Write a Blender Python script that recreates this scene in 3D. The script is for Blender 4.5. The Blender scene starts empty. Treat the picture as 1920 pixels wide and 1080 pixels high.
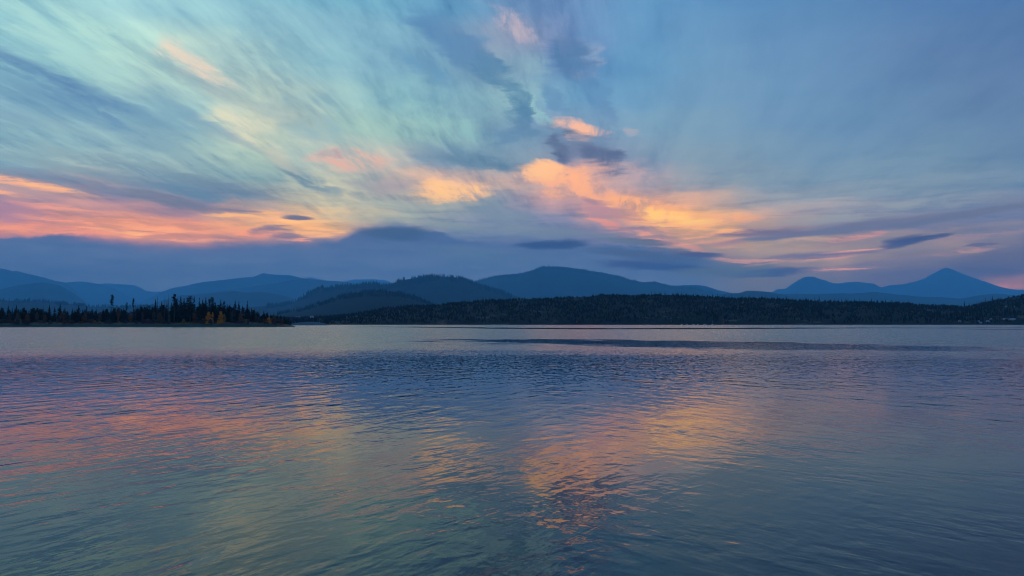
import bpy, math, random
import numpy as np

random.seed(7)
rng = np.random.default_rng(11)
S = bpy.context.scene
COL = S.collection
R = math.radians

# ------------------------------------------------------------------ camera
CAM_H = 2.1                 # metres above the lake
FPX = 1493.0                # focal length in pixels of a 1920 wide frame (28 mm)
HORIZON = 606.0             # photo row of the horizon
PITCH = math.atan((HORIZON - 540.0) / FPX)
cd = bpy.data.cameras.new('camera')
cd.lens = 28.0
cd.sensor_width = 36.0
cd.clip_start = 0.1
cd.clip_end = 60000
cam = bpy.data.objects.new('camera', cd)
cam.location = (0, 0, CAM_H)
cam.rotation_euler = (R(90) + PITCH, 0, 0)
COL.objects.link(cam)
S.camera = cam
S.view_settings.view_transform = 'Standard'
S.view_settings.look = 'None'
S.view_settings.exposure = 0.0
S.view_settings.gamma = 1.0
S.cycles.filter_width = 1.1
S.cycles.use_denoising = True
S.cycles.max_bounces = 5
S.cycles.diffuse_bounces = 2
S.cycles.glossy_bounces = 2
S.cycles.volume_bounces = 3
S.cycles.sample_clamp_indirect = 3.0


def ray(px, py):
    """unit direction through a photo pixel"""
    x = (px - 960.0) / FPX
    v = (540.0 - py) / FPX
    d = np.array([x, math.cos(PITCH) - v * math.sin(PITCH), math.sin(PITCH) + v * math.cos(PITCH)])
    return d / np.linalg.norm(d)


def azel(px, py):
    d = ray(px, py)
    return math.degrees(math.atan2(d[0], d[1])), math.degrees(math.asin(d[2]))


def to_px(az, el):
    a, e = R(az), R(el)
    x, y, z = math.sin(a) * math.cos(e), math.cos(a) * math.cos(e), math.sin(e)
    f = y * math.cos(PITCH) + z * math.sin(PITCH)
    u = -y * math.sin(PITCH) + z * math.cos(PITCH)
    return 960 + FPX * x / f, 540 - FPX * u / f


def lin(c):
    return tuple(((v / 255) / 12.92 if v / 255 <= 0.04045 else ((v / 255 + 0.055) / 1.055) ** 2.4) for v in c)


# ------------------------------------------------------------------ world: dusk sky with lit cirrus and a low cloud bank
W = bpy.data.worlds.new('World')
S.world = W
W.use_nodes = True
NT = W.node_tree
NT.nodes.clear()
L = NT.links


class G:
    """small helper for building node graphs"""
    def __init__(s, nt):
        s.nt = nt

    def n(s, t, **kw):
        nd = s.nt.nodes.new(t)
        for k, v in kw.items():
            setattr(nd, k, v)
        return nd

    def put(s, sock, v):
        if hasattr(v, 'is_output'):
            s.nt.links.new(v, sock)
        else:
            sock.default_value = v

    def m(s, op, a, b=None, c=None, clamp=False):
        nd = s.n('ShaderNodeMath', operation=op, use_clamp=clamp)
        s.put(nd.inputs[0], a)
        if b is not None:
            s.put(nd.inputs[1], b)
        if c is not None:
            s.put(nd.inputs[2], c)
        return nd.outputs[0]

    def vm(s, op, a, b=None):
        nd = s.n('ShaderNodeVectorMath', operation=op)
        s.put(nd.inputs[0], a)
        if b is not None:
            s.put(nd.inputs[1], b)
        return nd.outputs['Value'] if op in ('LENGTH', 'DOT_PRODUCT', 'DISTANCE') else nd.outputs[0]

    def mr(s, v, a, b, c=0.0, d=1.0, t='SMOOTHSTEP'):
        nd = s.n('ShaderNodeMapRange', interpolation_type=t)
        for i, q in enumerate((v, a, b, c, d)):
            s.put(nd.inputs[i], q)
        return nd.outputs[0]

    def xyz(s, x, y, z=0.0):
        nd = s.n('ShaderNodeCombineXYZ')
        s.put(nd.inputs[0], x); s.put(nd.inputs[1], y); s.put(nd.inputs[2], z)
        return nd.outputs[0]

    def noise(s, vec, scale, detail=4.0, rough=0.5, dist=0.0):
        nd = s.n('ShaderNodeTexNoise')
        s.put(nd.inputs['Vector'], vec)
        nd.inputs['Scale'].default_value = scale
        nd.inputs['Detail'].default_value = detail
        nd.inputs['Roughness'].default_value = rough
        nd.inputs['Distortion'].default_value = dist
        return nd

    def mapping(s, vec, loc=(0, 0, 0), rot=(0, 0, 0), scale=(1, 1, 1), t='POINT'):
        nd = s.n('ShaderNodeMapping', vector_type=t)
        s.put(nd.inputs[0], vec)
        nd.inputs[1].default_value = loc
        nd.inputs[2].default_value = rot
        nd.inputs[3].default_value = scale
        return nd.outputs[0]

    def mix(s, f, a, b, mode='MIX'):
        nd = s.n('ShaderNodeMix', data_type='RGBA', blend_type=mode)
        s.put(nd.inputs[0], f)
        for i, v in ((6, a), (7, b)):
            if not hasattr(v, 'is_output') and len(v) == 3:
                v = (*v, 1.0)
            s.put(nd.inputs[i], v)
        return nd.outputs[2]

    def ramp(s, f, stops, interp='LINEAR'):
        nd = s.n('ShaderNodeValToRGB')
        cr = nd.color_ramp
        cr.interpolation = interp
        while len(cr.elements) < len(stops):
            cr.elements.new(0.5)
        for e, (p, c) in zip(cr.elements, stops):
            e.position = p
        for e, (p, c) in zip(cr.elements, stops):
            e.color = (*c, 1.0)
        s.put(nd.inputs[0], f)
        return nd.outputs[0]


g = G(NT)
# colours of the sky by photo column (every 120 px) and row
GX = [i * 120 for i in range(17)]
GRID = {
 0:   [(130,187,203),(155,203,208),(147,197,210),(135,187,206),(126,181,202),(120,180,201),(114,174,200),(98,156,193),(106,150,190),(108,145,190),(100,155,195),(95,146,190),(90,140,185),(88,135,180),(85,128,175),(82,125,172),(78,120,168)],
 60:  [(150,203,208),(168,214,210),(172,216,210),(165,211,210),(137,191,205),(125,182,203),(120,180,203),(108,163,195),(150,165,190),(106,142,186),(100,155,195),(98,150,192),(93,143,186),(92,140,184),(88,131,176),(85,127,172),(82,122,168)],
 120: [(128,178,195),(148,198,202),(180,218,206),(200,216,198),(160,206,205),(130,188,203),(118,175,200),(105,160,190),(128,170,190),(86,132,180),(100,155,193),(105,155,192),(100,148,190),(95,142,185),(90,135,178),(88,130,172),(85,125,170)],
 180: [(108,155,185),(113,157,186),(150,192,198),(150,192,197),(186,212,197),(152,197,199),(127,186,197),(120,176,195),(130,180,192),(100,153,190),(105,155,190),(108,155,190),(102,150,188),(98,145,183),(94,138,178),(90,131,172),(88,128,170)],
 240: [(130,176,190),(120,166,187),(120,166,187),(132,177,188),(206,216,192),(142,187,187),(150,197,192),(135,187,190),(100,148,180),(118,152,182),(120,160,185),(115,158,185),(105,150,185),(100,147,183),(98,142,178),(94,136,173),(92,132,170)],
 300: [(108,153,180),(122,168,185),(125,170,182),(138,184,186),(150,190,182),(180,192,186),(185,186,178),(115,153,177),(120,156,174),(110,126,160),(125,152,176),(120,154,176),(112,151,178),(108,148,178),(105,145,175),(100,140,170),(97,135,170)],
 340: [(172,152,156),(165,150,154),(120,148,170),(110,145,167),(122,157,168),(192,197,174),(155,160,166),(232,186,156),(180,166,166),(225,170,150),(180,162,168),(132,155,171),(125,155,174),(118,153,175),(112,149,174),(108,144,170),(102,138,168)],
 380: [(150,130,156),(188,150,152),(160,140,156),(110,126,156),(150,156,162),(206,197,168),(155,170,167),(150,162,163),(120,142,166),(188,151,156),(224,166,142),(200,167,152),(150,158,168),(136,154,170),(125,149,169),(115,140,166),(100,126,160)],
 410: [(165,132,154),(225,150,138),(216,150,134),(190,142,146),(236,178,138),(222,190,152),(150,165,162),(135,151,165),(120,141,166),(130,136,165),(232,165,132),(242,180,124),(190,161,154),(150,150,164),(112,121,156),(110,125,156),(100,120,156)],
 435: [(200,140,138),(245,155,122),(250,164,112),(246,160,118),(246,174,124),(240,180,125),(150,150,160),(110,135,162),(108,132,162),(106,126,160),(160,138,150),(215,160,135),(150,134,150),(115,118,152),(140,130,152),(132,126,152),(115,120,156)],
 460: [(95,115,160),(88,113,160),(130,120,150),(200,140,130),(130,120,150),(110,120,155),(85,113,158),(85,115,158),(88,118,158),(90,118,156),(105,120,154),(178,146,148),(182,156,150),(165,141,150),(128,126,154),(146,131,151),(92,106,150)],
 480: [(84,112,158),(82,112,158),(82,112,158),(82,112,158),(82,112,158),(82,114,158),(80,114,158),(80,116,158),(80,117,157),(82,115,155),(86,112,150),(115,116,150),(150,136,154),(150,136,154),(124,120,151),(100,108,148),(85,100,146)],
 500: [(86,114,160),(83,114,160),(83,115,160),(82,116,161),(80,117,161),(80,118,160),(80,118,160),(80,119,158),(80,118,156),(82,115,152),(80,106,146),(78,106,146),(95,110,147),(160,136,150),(105,112,150),(90,105,146),(85,100,146)],
 530: [(90,119,162),(90,120,162),(92,122,164),(92,124,165),(90,125,165),(90,125,164),(90,125,163),(90,126,162),(92,125,160),(93,120,156),(96,116,151),(100,112,150),(105,115,150),(102,111,150),(96,106,150),(110,106,148),(200,142,146)],
}
GRID[180][:3] = [(130, 172, 190), (112, 158, 185), (150, 192, 198)]
GRID[240][:4] = [(146, 185, 192), (136, 179, 190), (124, 168, 188), (150, 190, 194)]
GRID[300][:4] = [(132, 168, 182), (158, 190, 190), (162, 192, 188), (168, 196, 188)]
for _y in (60, 120, 180, 240):
    GRID[_y] = [(r + 8, g_ - 2, b - 5) if 4 <= i <= 8 else (r, g_, b) for i, (r, g_, b) in enumerate(GRID[_y])]
for _y in (435, 460, 480, 500, 530):
    GRID[_y] = [(r - 3, g_ + 4, b - 6) if i >= 11 else (r, g_, b) for i, (r, g_, b) in enumerate(GRID[_y])]
for _y in (60, 120, 180, 240, 300, 340, 380):
    GRID[_y] = [(r + 7, g_ + 1, b - 3) if i > 10 else (r, g_, b) for i, (r, g_, b) in enumerate(GRID[_y])]
ROWS = sorted(GRID)
OVER = [lin(c) for c in [(118,168,200)] * 6 + [(108,160,196)] * 4 + [(96,142,184)] * 7]


def grid_col(px, py):
    px = min(max(px, 0), 1919.9)
    i = int(px // 120); fx = px / 120 - i
    j = 0
    py = min(max(py, ROWS[0]), ROWS[-1] - 1e-3)
    while ROWS[j + 1] <= py:
        j += 1
    fy = (py - ROWS[j]) / (ROWS[j + 1] - ROWS[j])
    q = []
    for r_ in (ROWS[j], ROWS[j + 1]):
        a, b = lin(GRID[r_][i]), lin(GRID[r_][i + 1])
        q.append([a[k] * (1 - fx) + b[k] * fx for k in range(3)])
    return tuple(q[0][k] * (1 - fy) + q[1][k] * fy for k in range(3))


# the air in front of the sky dims and blues it a little; the sky beyond is that much stronger
HAZE_SIGMA = 0.000075
HAZE_TOP = 2350.0
HAZE_IN = (0.018, 0.118, 0.29)


def behind_haze(c, el, k=1.0):
    d = min(36000.0, HAZE_TOP / max(math.sin(R(max(el, 0.5))), 1e-3))
    T = math.exp(-HAZE_SIGMA * d * k)
    return tuple(max(0.004, (v - h * (1 - T)) / T) for v, h in zip(c, HAZE_IN))


tc = g.n('ShaderNodeTexCoord')
D = tc.outputs['Generated']
sep = g.n('ShaderNodeSeparateXYZ'); L.new(D, sep.inputs[0])
DX, DY, DZ = sep.outputs
AZ0 = g.m('MULTIPLY', g.m('ARCTAN2', DX, DY), 57.29578)
ELr = g.m('MULTIPLY', g.m('ARCSINE', DZ), 57.29578)
EL0 = g.m('MAXIMUM', ELr, 0.0)
# the layer of cirrus seen in perspective; its streaks run away to a point on the horizon right of centre
inv = g.m('DIVIDE', 1.0, g.m('ADD', g.m('MAXIMUM', DZ, 0.0), 0.10))
PL = g.mapping(g.xyz(g.m('MULTIPLY', DX, inv), g.m('MULTIPLY', DY, inv)), rot=(0, 0, R(8.0)))
wn = g.noise(g.mapping(PL, scale=(1.0, 0.42, 1)), 1.9, 8.0, 0.62, 0.3)
wv = g.vm('SUBTRACT', wn.outputs['Color'], (0.5, 0.5, 0.5))
wn2 = g.noise(g.mapping(g.xyz(AZ0, EL0), scale=(0.16, 0.75, 1)), 1.2, 7.0, 0.62, 0.4)
wv2 = g.vm('SUBTRACT', wn2.outputs['Color'], (0.5, 0.5, 0.5))
upk = g.mr(EL0, 3.0, 12.0)
AE = g.xyz(AZ0, EL0)
warp = g.vm('ADD', g.vm('MULTIPLY', wv, g.xyz(g.m('MULTIPLY', upk, 4.0), g.m('MULTIPLY', upk, 2.8))),
            g.vm('MULTIPLY', wv2, (5.0, 1.3, 0.0)))
AEW = g.vm('ADD', AE, warp)                                # strongly torn
AEL = g.vm('ADD', AE, g.vm('MULTIPLY', wv2, (3.0, 0.8, 0.0)))  # gently torn, for low stretched clouds
sw = g.n('ShaderNodeSeparateXYZ'); L.new(AEW, sw.inputs[0])
AZ, EL = sw.outputs[0], sw.outputs[1]

NST, AZR = 32, 36.0
fac = g.mr(AZ, -AZR, AZR, t='LINEAR')
els = [math.degrees(math.atan((HORIZON - y) / FPX)) for y in (534, 500, 480, 460, 435, 410, 380, 340, 300, 240, 180, 120, 60, 0)]
col = None
prev = None
for e in els + [36.0, 70.0]:
    st = []
    for k in range(NST):
        az = -AZR + 2 * AZR * k / (NST - 1)
        if e <= els[-1]:
            px, py = to_px(max(-32.6, min(32.6, az)), e)
            c = behind_haze(grid_col(px, py), e)
        else:
            px = 960 + az / 33 * 960
            c = OVER[int(min(16, max(0, px // 120)))]
        st.append((k / (NST - 1), c))
    # the tiny term only makes the shader compiler work through the rows in order (it runs out of stack otherwise)
    fk = fac if col is None else g.m('MULTIPLY_ADD', col, 1e-7, fac)
    rc = g.ramp(fk, st, 'EASE' if e < els[-1] else 'LINEAR')
    if col is None:
        col = rc
    else:
        col = g.mix(g.mr(g.m('MULTIPLY_ADD', col, 1e-7, EL), prev, e), col, rc)
    prev = e

# fine structure of the cirrus: fibres along the streaks, billows across
f1 = g.noise(g.mapping(PL, scale=(1.0, 0.20, 1)), 5.0, 8.0, 0.68, 0.6).outputs['Fac']
f4 = g.noise(g.vm('ADD', g.mapping(PL, loc=(1, 7, 0), scale=(1.0, 0.16, 1)), g.vm('MULTIPLY', wv, (0.25, 0.25, 0))), 14.0, 7.0, 0.7, 0.4).outputs['Fac']
f2 = g.noise(g.mapping(PL, loc=(4, 2, 0), scale=(1.0, 0.45, 1)), 2.4, 6.0, 0.58, 0.8).outputs['Fac']
f3 = g.noise(g.mapping(AEL, scale=(0.10, 1.0, 1)), 1.6, 8.0, 0.66, 0.3).outputs['Fac']
leftness = g.mr(AZ0, 16.0, 3.0, 0.32, 1.0)
lo = g.mr(EL0, 13.0, 6.0)
hi = g.mr(EL0, 5.0, 9.0)
s1 = g.m('ADD', g.m('MULTIPLY', g.m('SUBTRACT', f1, 0.5), 1.7), g.m('MULTIPLY', g.m('SUBTRACT', f2, 0.5), 0.9))
s1 = g.m('ADD', s1, g.m('MULTIPLY', g.m('SUBTRACT', f4, 0.5), 0.95))
s1 = g.m('MULTIPLY', g.m('MULTIPLY', s1, leftness), hi)
s3 = g.m('MULTIPLY', g.m('SUBTRACT', f3, 0.5), g.m('MULTIPLY', lo, 2.0))
sm = g.m('ADD', s1, g.m('MULTIPLY', s3, g.mr(EL0, 4.6, 6.0, 0.3, 1.0)))
bright = g.m('MAXIMUM', sm, 0.0)
dark = g.m('MAXIMUM', g.m('MULTIPLY', sm, -1.0), 0.0)
col = g.mix(g.m('MULTIPLY', dark, 1.8, clamp=True), col, g.mix(1.0, col, lin((172, 190, 215)), 'MULTIPLY'))
col = g.mix(g.m('MULTIPLY', bright, 1.0, clamp=True), col, g.mix(1.0, col, (1.75, 1.55, 1.35), 'MULTIPLY'))


def blob(col, px, py, rx, ry, ang, c, amt, co=None, inner=0.0, tex=None, comp=1.0):
    """one cloud: an ellipse (photo pixels) torn by the warped coordinates"""
    if c[2] > c[0] + 18 and max(c) < 170:
        c = (c[0], c[1] + 6, c[2] - 3)          # slate rather than violet
    az, el = azel(px, py)
    k = 57.2958 / FPX
    co = AEW if co is None else co
    ca, sa = math.cos(R(ang)), math.sin(R(ang))
    nd = g.n('ShaderNodeVectorMath', operation='MULTIPLY_ADD')
    g.put(nd.inputs[0], col); nd.inputs[1].default_value = (1e-7, 1e-7, 1e-7); g.put(nd.inputs[2], co)
    v = g.vm('SUBTRACT', nd.outputs[0], (az, el, 0))
    u1 = g.vm('DOT_PRODUCT', v, (ca / (rx * k), sa / (rx * k), 0))
    u2 = g.vm('DOT_PRODUCT', v, (-sa / (ry * k), ca / (ry * k), 0))
    d2 = g.m('MULTIPLY_ADD', u1, u1, g.m('MULTIPLY', u2, u2))
    f = g.mr(d2, 1.0, inner * inner, 0.0, amt)
    if tex is not None:
        f = g.m('MULTIPLY', f, tex)
    return g.mix(f, col, behind_haze(lin(c), el, comp))


t1 = g.mr(g.m('ADD', f1, g.m('MULTIPLY', g.m('SUBTRACT', f4, 0.5), 0.8)), 0.38, 0.58, 0.15, 1.0)
t3 = g.mr(f3, 0.42, 0.56, 0.1, 1.0)
# px, py, rx, ry, angle, colour, amount  (strongly torn, high clouds)
HIGH = [
 (120, 175, 260, 34, -22, (92, 138, 176), .75), (330, 215, 120, 14, -22, (112, 156, 182), .6),
 (60, 322, 200, 14, -12, (100, 140, 170), .6), (330, 345, 250, 22, -14, (98, 130, 165), .75),
 (560, 320, 110, 20, -30, (108, 140, 168), .75), (480, 255, 120, 26, -38, (228, 218, 188), .55),
 (385, 135, 100, 30, -28, (238, 212, 190), .75), (260, 105, 190, 30, -24, (185, 225, 212), .55),
 (90, 70, 190, 22, -30, (178, 220, 212), .5), (560, 225, 100, 26, -20, (118, 165, 190), .5),
 (790, 130, 80, 22, -24, (92, 146, 184), .6), (1000, 205, 70, 16, -50, (150, 196, 198), .7), (1050, 190, 60, 20, -50, (92, 138, 178), .6),
 (850, 230, 110, 30, -14, (146, 196, 194), .6), (960, 45, 70, 26, -30, (205, 184, 190), .7),
 (1040, 45, 60, 40, -40, (130, 150, 188), .5), (1060, 100, 60, 34, -35, (88, 124, 174), .7),
 (1105, 118, 30, 44, 10, (150, 168, 192), .7), (1110, 140, 22, 14, 10, (175, 178, 190), .6),
 (1000, 150, 50, 60, -30, (140, 180, 192), .5),
 (1045, 280, 26, 46, 28, (84, 100, 144), .85), (1130, 300, 50, 34, -25, (92, 108, 150), .85),
 (1080, 250, 58, 20, -12, (250, 188, 155), .95), (1180, 248, 34, 10, -15, (176, 172, 182), .6),
 (920, 300, 80, 24, -10, (88, 122, 160), .8), (800, 285, 70, 26, -12, (104, 140, 170), .6),
 (660, 298, 92, 24, -4, (232, 178, 160), .9), (630, 288, 34, 10, 0, (140, 148, 170), .6),
 (845, 356, 80, 24, -2, (255, 200, 145), 1.0), (720, 348, 60, 22, 0, (168, 158, 168), .6),
 (1080, 345, 130, 26, -18, (255, 180, 138), 1.0), (1010, 318, 60, 18, -10, (255, 196, 146), 1.0),
 (1130, 390, 70, 22, -20, (178, 138, 152), .7), (1200, 325, 40, 12, -18, (196, 168, 172), .7),
 (1110, 372, 40, 9, -8, (160, 134, 152), .8),
 (1210, 390, 110, 22, -14, (255, 180, 118), .95), (1250, 408, 80, 16, -10, (255, 198, 106), 1.0),
 (1370, 408, 70, 14, -2, (240, 172, 134), .7),
]
for b in HIGH:
    col = blob(col, *b, tex=t1)
# low stretched clouds in the glow above the bank
LOWC = [
 (60, 345, 110, 9, -8, (242, 176, 146), .9), (200, 372, 60, 12, -4, (150, 130, 155), .7), (300, 372, 90, 10, -10, (110, 122, 155), .7),
 (120, 392, 90, 8, -2, (235, 160, 142), .8), (40, 400, 60, 18, 0, (150, 126, 158), .6),
 (250, 428, 200, 10, -3, (255, 172, 104), .95), (330, 446, 120, 8, -2, (252, 160, 112), .9), (150, 420, 90, 6, -2, (250, 170, 118), .8),
 (60, 432, 80, 6, 0, (240, 160, 128), .7), (450, 440, 100, 14, 2, (248, 158, 120), .7),
 (510, 432, 60, 10, 6, (112, 112, 150), .9), (600, 437, 50, 12, 0, (255, 182, 104), .95), (530, 405, 90, 6, -4, (250, 184, 128), .8),
 (1290, 425, 140, 18, -6, (250, 182, 128), .8), (1330, 448, 110, 14, -12, (246, 168, 134), .7),
 (1600, 424, 300, 14, 6, (112, 118, 154), .9), (1430, 436, 120, 11, 2, (112, 108, 146), .85),
 (1800, 405, 170, 10, 8, (108, 118, 154), .8),
 (1700, 452, 60, 11, 10, (84, 98, 142), .95), (1600, 446, 70, 7, 6, (226, 152, 148), .7), (1840, 459, 34, 4, 4, (98, 104, 146), .8),
 (1540, 478, 120, 8, 2, (112, 112, 150), .8), (1760, 478, 110, 7, 6, (196, 152, 152), .6),
 (1500, 488, 120, 6, 4, (222, 160, 152), .7), (1560, 506, 90, 5, 2, (225, 160, 152), .75),
 (1390, 487, 70, 5, -4, (216, 156, 150), .6), (1860, 500, 130, 22, 8, (84, 100, 146), .7),

 (330, 449, 110, 5, -1, (255, 176, 96), 1.0), (230, 436, 120, 4, -3, (255, 186, 104), 1.0), (610, 438, 46, 8, 4, (255, 190, 96), 1.0), (560, 452, 40, 5, 0, (255, 170, 100), .9),
 (120, 356, 90, 5, -8, (255, 190, 140), .9), (20, 366, 50, 7, -4, (250, 180, 140), .8), (440, 405, 60, 4, -3, (255, 190, 130), .8),
 (1225, 408, 36, 12, -35, (255, 200, 100), 1.0), (1290, 412, 70, 8, -4, (255, 200, 116), 1.0), (1180, 398, 60, 5, -16, (255, 186, 120), .9),
 (1350, 432, 70, 6, -6, (252, 184, 126), .8), (1130, 418, 60, 9, -24, (222, 148, 138), .8), (1600, 470, 60, 4, 4, (236, 166, 150), .7),
 (1500, 452, 60, 9, 0, (190, 162, 152), .6), (1250, 450, 90, 8, -16, (235, 160, 142), .7), (1640, 398, 220, 16, 4, (140, 152, 168), .5),
 (1915, 536, 50, 7, 0, (232, 152, 146), .9), (1850, 440, 110, 7, 5, (165, 140, 156), .5),
]
for b in LOWC:
    col = blob(col, *b, co=AEL, tex=t3, inner=0.2)

CURL = [
 (845, 75, 120, 34, -30, (82, 130, 176), .8), (920, 128, 70, 24, -44, (76, 122, 168), .85), (968, 188, 60, 28, -62, (78, 122, 166), .85), (985, 225, 44, 20, -88, (82, 124, 166), .75),
 (955, 252, 40, 14, 30, (96, 138, 172), .7), (1075, 105, 70, 34, -48, (78, 116, 166), .85), (1120, 190, 60, 24, -60, (88, 128, 172), .5), (900, 300, 110, 18, -6, (90, 122, 158), .7),
 (150, 165, 230, 18, -20, (92, 136, 174), .7), (90, 140, 120, 12, -18, (86, 130, 172), .6), (380, 228, 130, 12, -24, (104, 148, 178), .6), (230, 338, 240, 12, -8, (98, 132, 165), .6),
 (430, 352, 170, 12, -12, (96, 122, 158), .75), (330, 378, 130, 12, -8, (104, 116, 150), .7), (560, 335, 60, 9, -26, (96, 128, 160), .8), (30, 222, 70, 10, -14, (122, 160, 182), .6), (150, 248, 90, 8, -14, (130, 165, 182), .6),
 (1090, 285, 90, 30, -20, (90, 106, 148), .5), (1045, 282, 20, 38, 24, (80, 96, 140), .9), (1130, 302, 42, 26, -20, (86, 102, 146), .8),
]
for b in CURL:
    col = blob(col, *b, co=AEL if b[0] < 700 else AEW, inner=0.0, tex=g.m('ADD', g.m('MULTIPLY', t1, 0.55), 0.45))
# the low cloud bank: its top edge by azimuth
EDGE = [(-36, 448), (0, 446), (90, 440), (180, 441), (250, 454), (330, 461), (400, 455), (470, 452), (560, 457), (620, 452), (650, 440), (690, 425),
        (740, 419), (790, 426), (830, 440), (870, 452), (930, 456), (1000, 450), (1080, 456), (1150, 462), (1220, 462), (1290, 474), (1340, 488),
        (1400, 502), (1480, 512), (1540, 520), (1620, 530), (1700, 532), (1800, 532), (1960, 532)]


def interp(pts, x):
    return float(np.interp(x, [p[0] for p in pts], [p[1] for p in pts]))


st = []
for k in range(NST):
    az = -AZR + 2 * AZR * k / (NST - 1)
    px = 960 + FPX * math.tan(R(az))
    y = interp(EDGE, px)
    e = azel(min(max(px, -60), 1980), y)[1]
    st.append((k / (NST - 1), (e / 10, 0, 0)))
sl = g.n('ShaderNodeSeparateXYZ'); L.new(AEL, sl.inputs[0])
edge_nd = g.ramp(g.mr(AZ0, -AZR, AZR, t='LINEAR'), st, 'EASE')
es = g.n('ShaderNodeSeparateColor'); L.new(edge_nd, es.inputs[0])
edge = g.m('MULTIPLY', es.outputs[0], 10.0)
rag = g.noise(g.mapping(AE, scale=(0.55, 1.0, 1)), 1.0, 8.0, 0.68, 0.3).outputs['Fac']
edge = g.m('ADD', edge, g.m('MULTIPLY', g.m('SUBTRACT', rag, 0.5), 0.9))
below = g.m('SUBTRACT', edge, EL0)
soft = g.mr(g.noise(g.mapping(AE, scale=(0.12, 0.3, 1)), 1.0, 2.0, 0.5).outputs['Fac'], 0.4, 0.65, 0.12, 0.75)
bf = g.mr(g.m('DIVIDE', below, soft), -1.0, 1.0)
bf = g.m('MULTIPLY', bf, g.mr(AZ0, 17.0, 12.0, 0.0, 0.93))
bt = g.mr(EL0, 2.2, 6.6)
bank_lo, bank_hi = behind_haze(lin((104, 132, 166)), 3.0, .8), behind_haze(lin((88, 116, 156)), 6.5, .8)
bank = g.mix(bt, bank_lo, bank_hi)
bank = g.mix(g.mr(f3, 0.38, 0.62, 0.0, 0.75), bank, g.mix(1.0, bank, (0.70, 0.78, 0.88), 'MULTIPLY'))
bank = g.mix(g.mr(rag, 0.44, 0.60, 0.0, 0.55), bank, g.mix(1.0, bank, (0.74, 0.82, 0.90), 'MULTIPLY'))
col = g.mix(bf, col, bank)
BANK = [
 (1600, 428, 290, 10, 5, (100, 110, 150), .8), (1810, 403, 170, 9, 8, (100, 112, 150), .8), (1690, 454, 50, 10, 8, (66, 88, 134), .95), (1740, 446, 60, 5, 8, (62, 86, 132), .9), (1430, 437, 110, 8, 1, (106, 106, 146), .8),
 (1840, 459, 36, 4, 4, (94, 102, 146), .8), (1550, 479, 120, 6, 3, (106, 110, 150), .8), (1880, 500, 140, 24, 8, (84, 100, 144), .75), (1670, 492, 120, 8, 4, (108, 112, 150), .6),
 (1270, 470, 70, 6, -6, (92, 104, 144), .8), (1100, 440, 90, 9, -8, (106, 124, 158), .6), (940, 400, 80, 20, -14, (116, 136, 164), .6),
 (745, 438, 90, 16, 0, (58, 92, 138), .75), (1030, 459, 88, 10, 1, (48, 84, 130), .95), (1210, 452, 80, 8, -4, (84, 102, 140), .8), (900, 480, 150, 20, -6, (76, 112, 155), .4),
 (1210, 478, 140, 12, -6, (62, 92, 134), .75), (1310, 476, 55, 7, -4, (70, 90, 134), .95), (1230, 498, 130, 13, -4, (50, 82, 124), .9),
 (1170, 452, 60, 7, -5, (94, 114, 150), .8), (1440, 511, 92, 9, 3, (62, 92, 136), .95), (1350, 508, 120, 16, 0, (80, 106, 146), .8),
 (562, 410, 42, 5, -2, (96, 104, 144), .95), (446, 396, 44, 4, -2, (116, 116, 152), .8), (540, 444, 40, 7, 0, (100, 106, 150), .7),
 (850, 425, 70, 8, -4, (128, 146, 160), .5), (1000, 435, 120, 14, -6, (112, 132, 160), .5),
]
for b in BANK:
    col = blob(col, *b, co=AEL, inner=0.3)
# behind the photographer the sky is an even dusk blue
back = g.mr(g.m('ABSOLUTE', AZ0), 48.0, 85.0)
col = g.mix(back, col, g.mix(g.mr(EL0, 0, 40), lin((110, 146, 196)), lin((110, 162, 218))))
bg = g.n('ShaderNodeBackground'); L.new(col, bg.inputs[0]); bg.inputs[1].default_value = 1.0
# thin daylight left in the air above the clouds
sky = g.n('ShaderNodeTexSky')
sky.sky_type = 'NISHITA'
sky.sun_disc = False
sky.sun_elevation = R(1.0)
sky.sun_rotation = R(9.0)
bg2 = g.n('ShaderNodeBackground'); L.new(sky.outputs[0], bg2.inputs[0]); bg2.inputs[1].default_value = 0.002
ad = g.n('ShaderNodeAddShader'); L.new(bg.outputs[0], ad.inputs[0]); L.new(bg2.outputs[0], ad.inputs[1])
wo = g.n('ShaderNodeOutputWorld'); L.new(ad.outputs[0], wo.inputs[0])
W.cycles.sampling_method = 'NONE'      # the sky is even enough to be found without importance sampling

sd = bpy.data.lights.new('sun', 'SUN')
sd.energy = 0.03
sd.angle = R(20)
sd.color = (1.0, 0.82, 0.66)
sun = bpy.data.objects.new('sun', sd)
sun.rotation_euler = (R(90 - 1.0), 0, R(180 - 9.0))
COL.objects.link(sun)


# ------------------------------------------------------------------ helpers
def mesh_obj(name, V, F, mat, parent=None, smooth=False, kind=None, label=None, cat=None, group=None):
    me = bpy.data.meshes.new(name)
    me.from_pydata([tuple(map(float, v)) for v in V], [], [tuple(map(int, f)) for f in F])
    me.materials.append(mat)
    if smooth:
        me.polygons.foreach_set('use_smooth', [True] * len(me.polygons))
    me.update()
    o = bpy.data.objects.new(name, me)
    COL.objects.link(o)
    if parent is not None:
        o.parent = parent
    tag(o, label, cat, group, kind)
    return o


def tag(o, label=None, cat=None, group=None, kind=None):
    if label: o['label'] = label
    if cat: o['category'] = cat
    if group: o['group'] = group
    if kind: o['kind'] = kind


def empty(name, loc, rz=0.0, label=None, cat=None, group=None):
    o = bpy.data.objects.new(name, None)
    o.location = loc
    o.rotation_euler = (0, 0, rz)
    o.empty_display_size = 0.5
    COL.objects.link(o)
    tag(o, label, cat, group)
    return o


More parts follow.
